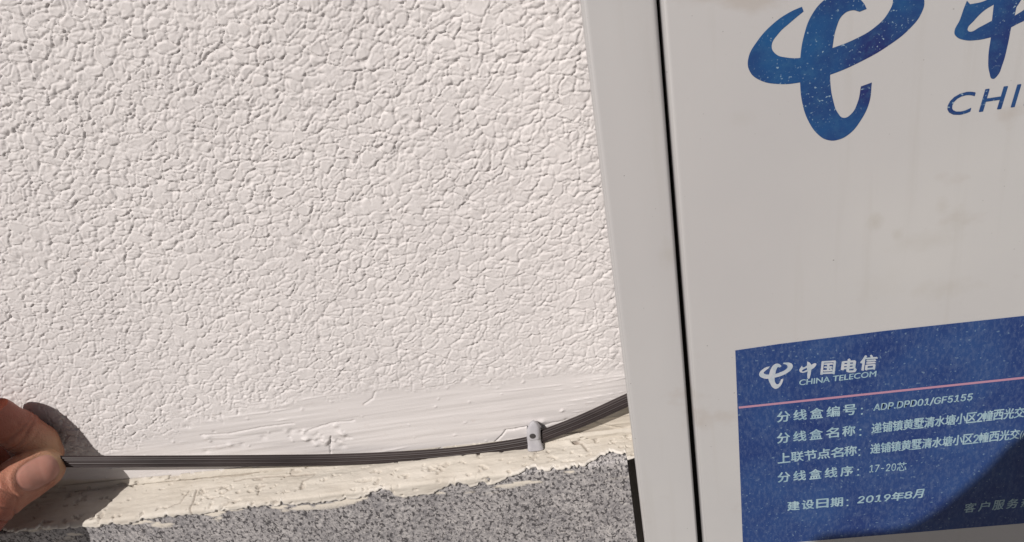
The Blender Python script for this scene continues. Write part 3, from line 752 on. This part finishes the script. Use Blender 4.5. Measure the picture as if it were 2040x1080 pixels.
# ------------------------------------------------------------------ hands
def round_cone(P, a, b_, ra, rb):
    ba = b_-a; L = ba@ba; t = np.clip(((P-a)@ba)/L, 0, 1)
    return np.linalg.norm(P-a-t[..., None]*ba, axis=-1)-(ra+(rb-ra)*t)
def smin(a, b_, k):
    h_ = np.clip(.5+.5*(b_-a)/k, 0, 1); return b_*(1-h_)+a*h_-k*h_*(1-h_)
def surface_nets(fn, lo, hi, st):
    ax = [np.arange(lo[i], hi[i]+st, st) for i in range(3)]
    D = np.empty([len(a) for a in ax], dtype=np.float32)
    Yg, Zg = np.meshgrid(ax[1], ax[2], indexing='ij')
    for i, x in enumerate(ax[0]):
        D[i] = fn(np.stack([np.full(Yg.shape, x), Yg, Zg], -1))
    ins = D < 0
    sh = np.array(D.shape)-1
    cnt = np.zeros(sh); acc = np.zeros(tuple(sh)+(3,))
    cs = [(i, j, k) for i in (0, 1) for j in (0, 1) for k in (0, 1)]
    sub = lambda A, c_: A[c_[0]:c_[0]+sh[0], c_[1]:c_[1]+sh[1], c_[2]:c_[2]+sh[2]]
    for a in cs:
        for d_ in range(3):
            if a[d_]: continue
            b_ = list(a); b_[d_] = 1
            Da, Db = sub(D, a), sub(D, b_); cr = (Da < 0) != (Db < 0)
            t = np.where(cr, Da/np.where(cr, Da-Db, 1), 0)
            for q in range(3):
                acc[..., q] += np.where(cr, a[q]+(t if q == d_ else 0), 0)
            cnt += cr
    act = cnt > 0; idx = -np.ones(tuple(sh), dtype=np.int64); idx[act] = np.arange(act.sum())
    cell = np.argwhere(act); V = (cell+acc[act]/cnt[act][:, None])*st+np.array(lo)
    Fq = []
    for d_ in range(3):
        e, f_ = (d_+1) % 3, (d_+2) % 3
        s0 = [slice(1, -1)]*3; s0[d_] = slice(0, -1); s1 = list(s0); s1[d_] = slice(1, None)
        A, B_ = ins[tuple(s0)], ins[tuple(s1)]
        for sgn, mk_ in ((1, A & ~B_), (-1, ~A & B_)):
            c_ = np.argwhere(mk_)
            for q in range(3):
                if q != d_: c_[:, q] += 1
            oe = np.eye(3, dtype=int)[e]; of = np.eye(3, dtype=int)[f_]
            g_ = lambda o: idx[tuple((c_-o).T)]
            quad = [g_(0*oe), g_(oe), g_(oe+of), g_(of)]
            if sgn < 0: quad = quad[::-1]
            Fq.append(np.stack(quad, 1))
    Fq = np.vstack(Fq); Fq = Fq[(Fq >= 0).all(1)]
    return V, Fq
def hp(px, py, d): return at(px, py, -d/1000)
# chains: (photo px, photo py, distance from wall in mm, radius in mm)
thumb = [(90, 933, 15.5, 6.9), (66, 941, 17.5, 7.9), (36, 960, 22, 8.0), (-8, 994, 30, 8.1), (-60, 1046, 37, 8.8), (-150, 1105, 43, 10.5), (-270, 1110, 46, 13.5)]
index = [(97, 903, 7.2, 5.4), (75, 884, 8.2, 6.8), (38, 858, 10.0, 7.0), (-12, 834, 13.5, 7.2), (-70, 828, 20, 8.2), (-150, 850, 34, 9.2), (-240, 900, 42, 9.8), (-330, 960, 48, 11.0)]
middle = [(45, 962, 8.0, 5.0), (10, 955, 9.0, 6.4), (-30, 925, 11, 7.6), (-70, 890, 15, 8.0), (-140, 880, 27, 8.6), (-230, 900, 38, 9.4), (-350, 980, 47, 11.0)]
ringf = [(-60, 985, 9.5, 6.6), (-95, 960, 10, 7.4), (-150, 935, 18, 8.0), (-230, 940, 32, 8.6), (-370, 1020, 46, 11.0)]
little = [(-120, 1050, 9.5, 5.8), (-150, 1025, 11, 6.6), (-200, 1000, 18, 7.0), (-270, 1010, 32, 7.6), (-390, 1070, 44, 10.0)]
palm = [(-270, 1060, 42, 16.0), (-390, 1010, 48, 14.0), (-440, 1090, 48, 17.0), (-560, 1130, 56, 19.0), (-760, 1220, 66, 21.0)]
def chain(c_): return [(hp(a, b_, d_), r_/1000) for a, b_, d_, r_ in c_]
HC = dict(t=chain(thumb), i=chain(index), m=chain(middle), r=chain(ringf), l=chain(little), p=chain(palm))
def chain_sdf(P, ch, k=0.002):
    D = None
    for (a, ra), (b_, rb) in zip(ch[:-1], ch[1:]):
        d_ = round_cone(P, a, b_, ra, rb); D = d_ if D is None else smin(D, d_, k)
    return D
tA, tB = HC['t'][0][0], HC['t'][2][0]
t_ax = (tA-tB)/np.linalg.norm(tA-tB)
# the nail faces the camera and a little upwards
vdir = CAM-tA; vdir /= np.linalg.norm(vdir)
n_ax = vdir-t_ax*(vdir@t_ax); n_ax /= np.linalg.norm(n_ax)
s_ax = np.cross(t_ax, n_ax)
tilt = math.radians(8); n_ax, s_ax = n_ax*math.cos(tilt)+s_ax*math.sin(tilt), s_ax*math.cos(tilt)-n_ax*math.sin(tilt)
NC = hp(75, 937, 17)           # centre of the nail bed (projected along n_ax onto the skin)
NL, NW = 0.0069, 0.0053          # half length, half width
def nail_uv(P):
    q = P-NC; return q@t_ax, q@s_ax, q@n_ax
def thumb_sdf(P):
    D = chain_sdf(P, HC['t'], 0.0035)
    u, v, w_ = nail_uv(P)
    # flatten the nail side a little, then press the nail bed in with a raised fold round it
    rr = ((np.abs(u)/NL)**2.6+(np.abs(v)/NW)**2.6)**(1/2.6)
    top = sstep(0.001, 0.004, w_)
    D = D + 0.00026*top*sstep(1.06, .90, rr) - 0.00045*top*np.exp(-((rr-1.22)/.15)**2)*sstep(.010, .002, u)
    # knuckle creases across the back of the thumb
    for uu, dp in ((-0.0135, .00045), (-0.0160, .0006), (-0.0185, .0004), (-.0107, .0003)):
        D = D + dp*np.exp(-((u-uu+0.0016*np.sin(v*500+uu*900))/.00042)**2)*top
    return D
iA, iB, iC = HC['i'][1][0], HC['i'][2][0], HC['i'][3][0]
def hand_sdf(P):
    D = thumb_sdf(P)
    I = chain_sdf(P, HC['i'], 0.003)
    ax_ = (iA-iB)/np.linalg.norm(iA-iB); ui = (P-iB)@ax_
    for uu, dp in ((0.0005, .0006), (0.0024, .0003), (-.0018, .0004)):
        I = I + dp*np.exp(-((ui-uu+0.0010*np.sin((P[..., 2]-iB[2])*600))/.00045)**2)
    D = smin(D, I, 0.0004)
    O = smin(smin(chain_sdf(P, HC['m']), chain_sdf(P, HC['r']), .0015), chain_sdf(P, HC['l']), .0015)
    D = smin(D, O, 0.0012)
    Pm = chain_sdf(P, HC['p'], 0.008)
    Pm = smin(Pm, round_cone(P, HC['i'][-1][0], HC['p'][2][0], .011, .016), .01)
    Pm = smin(Pm, round_cone(P, HC['t'][-1][0], HC['p'][2][0], .0145, .016), .01)
    Pm = smin(Pm, round_cone(P, HC['l'][-1][0], HC['p'][3][0], .010, .016), .01)
    return smin(D, Pm, 0.008)
allp = np.array([p for c_ in HC.values() for p, _ in c_])
lo = allp.min(0)-0.026; hi = allp.max(0)+0.014
V1, F1 = surface_nets(hand_sdf, lo, hi, 0.00085)
# the visible finger tips once more at a finer step: split at a plane outside the picture
xcut = hp(-45, 950, 18)[0]
lo2 = np.array([xcut-0.0006, -0.052, 1.030]); hi2 = np.array([hp(150, 930, 18)[0], 0.0, 1.115])
V2, F2 = surface_nets(hand_sdf, lo2, hi2, 0.00036)
keep = V1[F1][:, :, 0].max(1) < xcut+0.0004
F1 = F1[keep]
V = np.vstack([V1, V2]); Fq = np.vstack([F1, F2+len(V1)])
# second hand: grips the phone behind the viewpoint, in phone coordinates (right, up, towards the scene)
def ph(a, b_, c_=0.0): return CAM+R_*a/1000+U_*b_/1000+F_*(c_-4)/1000
def grip_sdf(P):
    D = None
    segs = [((-57, -9.5, -14), (-30, -8, -14), 11, 11), ((-30, -8, -14), (-20.6, -6.5, -14), 11, 13), ((-20.6, -6.5, -14), (8.4, 17, -14), 13, 13), ((8.4, 17, -14), (34, 38, -14), 13, 14),
            ((34, 38, -14), (50, 0, -34), 14, 20),
            ((-52, -28, -16), (-15, -28, -18), 11.5, 13), ((-48, -48, -18), (-12, -50, -20), 11, 12), ((-44, -64, -20), (-8, -66, -22), 10, 12),
            ((-8, -12, -30), (50, 0, -34), 15, 20), ((0, -10, -34), (40, -70, -40), 22, 26), ((40, -70, -40), (90, -170, -70), 26, 30)]
    for a, b_, ra, rb in segs:
        d_ = round_cone(P, ph(*a), ph(*b_), ra/1000, rb/1000); D = d_ if D is None else smin(D, d_, .004)
    return D
gp = np.array([ph(*q) for q in ((-62, -14, -14), (10, 4, -40), (90, -170, -100), (30, 30, -16), (-60, -80, -20))])
V3, F3 = surface_nets(grip_sdf, gp.min(0)-.035, gp.max(0)+.045, 0.0022)
used = np.unique(Fq); remap = -np.ones(len(V), dtype=np.int64); remap[used] = np.arange(len(used)); V = V[used]; Fq = remap[Fq]
person = mesh_obj('person', V, Fq, m_skin, smooth=True)
tag(person, 'person pinching the black cable between thumb and forefinger at the left edge', 'person')
u, v_, w_ = nail_uv(V)
dt = np.linalg.norm(V-hp(112, 925, 17), axis=1); di = np.linalg.norm(V-hp(105, 895, 10), axis=1)
pale = .75*np.exp(-(dt/.0045)**2)+.5*np.exp(-(di/.008)**2)
red = .85*sstep(.009, .025, np.linalg.norm(V-hp(85, 930, 18), axis=1))
for nm, arr in (('pale', np.clip(pale, 0, .8)), ('red', red)):
    a_ = person.data.attributes.new(nm, 'FLOAT', 'POINT'); a_.data.foreach_set('value', arr.astype(np.float32))
# thumb nail: a curved plate that follows the nail bed
nu, nv = 44, 34; V = []
for i in range(nu):
    for j in range(nv):
        a = (i/(nu-1)*2-1); b_ = (j/(nv-1)*2-1)
        # square -> superellipse
        rr = (abs(a)**2.6+abs(b_)**2.6)**(1/2.6); mxab = max(abs(a), abs(b_)); k = (mxab/rr if rr > 1e-6 else 1)
        V.append((a*k*NL*1.0, b_*k*NW))
V = np.array(V); P0 = NC+V[:, :1]*t_ax+V[:, 1:2]*s_ax
lo_, hi_ = np.full(len(V), 0.0), np.full(len(V), 0.014)
for _ in range(26):
    md = .5*(lo_+hi_); D = thumb_sdf(P0+md[:, None]*n_ax); lo_ = np.where(D < 0, md, lo_); hi_ = np.where(D < 0, hi_, md)
rr = ((np.abs(V[:, 0])/NL)**2.6+(np.abs(V[:, 1])/NW)**2.6)**(1/2.6)
lift = 0.00026*sstep(1.0, .86, rr)+0.00006
Vn = P0+(lo_+lift)[:, None]*n_ax
nailo = mesh_obj('fingernail', Vn, grid_faces(nu, nv), m_fnail, person, smooth=True)
# sleeve on the forearm, outside the picture on the left
wr = HC['p'][-1][0]; d0 = HC['p'][-1][0]-HC['p'][-2][0]; d0 = d0/np.linalg.norm(d0)
def tube_sleeve(name, a, dirv, r0, r1, L, parent):
    t = dirv/np.linalg.norm(dirv); s1 = np.cross(t, [0, 0, 1.0]); s1 /= np.linalg.norm(s1); s2 = np.cross(s1, t)
    V = []; nA, nL = 36, 26
    rows_ = [(0.012, r0-.004), (0.0, r0-.003)]+[(L*k/nL, r0+(r1-r0)*k/nL) for k in range(nL+1)]
    for q, r_ in rows_:
        for k in range(nA):
            an = 2*math.pi*k/nA; rr_ = r_*(1+0.03*math.sin(3*an+q*90)+0.02*math.sin(q*300+an))
            V.append(a+t*q+s1*rr_*math.cos(an)+s2*rr_*math.sin(an))
    Fc = [(i*nA+k, i*nA+(k+1) % nA, (i+1)*nA+(k+1) % nA, (i+1)*nA+k) for i in range(len(rows_)-1) for k in range(nA)]
    Fc.append(tuple((len(rows_)-1)*nA+k for k in range(nA)))
    return mesh_obj(name, V, Fc, m_sleeve, parent, smooth=True)
tube_sleeve('sleeve', wr-d0*0.012, d0, 0.029, 0.046, 0.26, person)
person2 = mesh_obj('person', V3, F3, m_skin, smooth=True)
tag(person2, 'hand of the person filming, closed round the dark smartphone', 'person')
tube_sleeve('sleeve', ph(84, -160, -66), ph(90, -170, -70)-ph(40, -70, -40), 0.038, 0.050, 0.26, person2)
# ------------------------------------------------------------------ phone that takes the picture (behind the viewpoint)
bm = bmesh.new()
add_box(bm, -0.009, 0.142, -0.066, 0.008, -0.0085, 0.0, 0.0035, 4)
Mx = Matrix(((R_[0], U_[0], F_[0], 0), (R_[1], U_[1], F_[1], 0), (R_[2], U_[2], F_[2], 0), (0, 0, 0, 1)))
Mx.translation = Vector(CAM-F_*0.0035)
bmesh.ops.transform(bm, matrix=Mx, verts=bm.verts)
phone = empty('smartphone', tuple(CAM-F_*0.0035))
tag(phone, 'dark smartphone held behind the viewpoint in front of the cabinet', 'phone')
bm_obj('phone_body', bm, m_phone, phone)
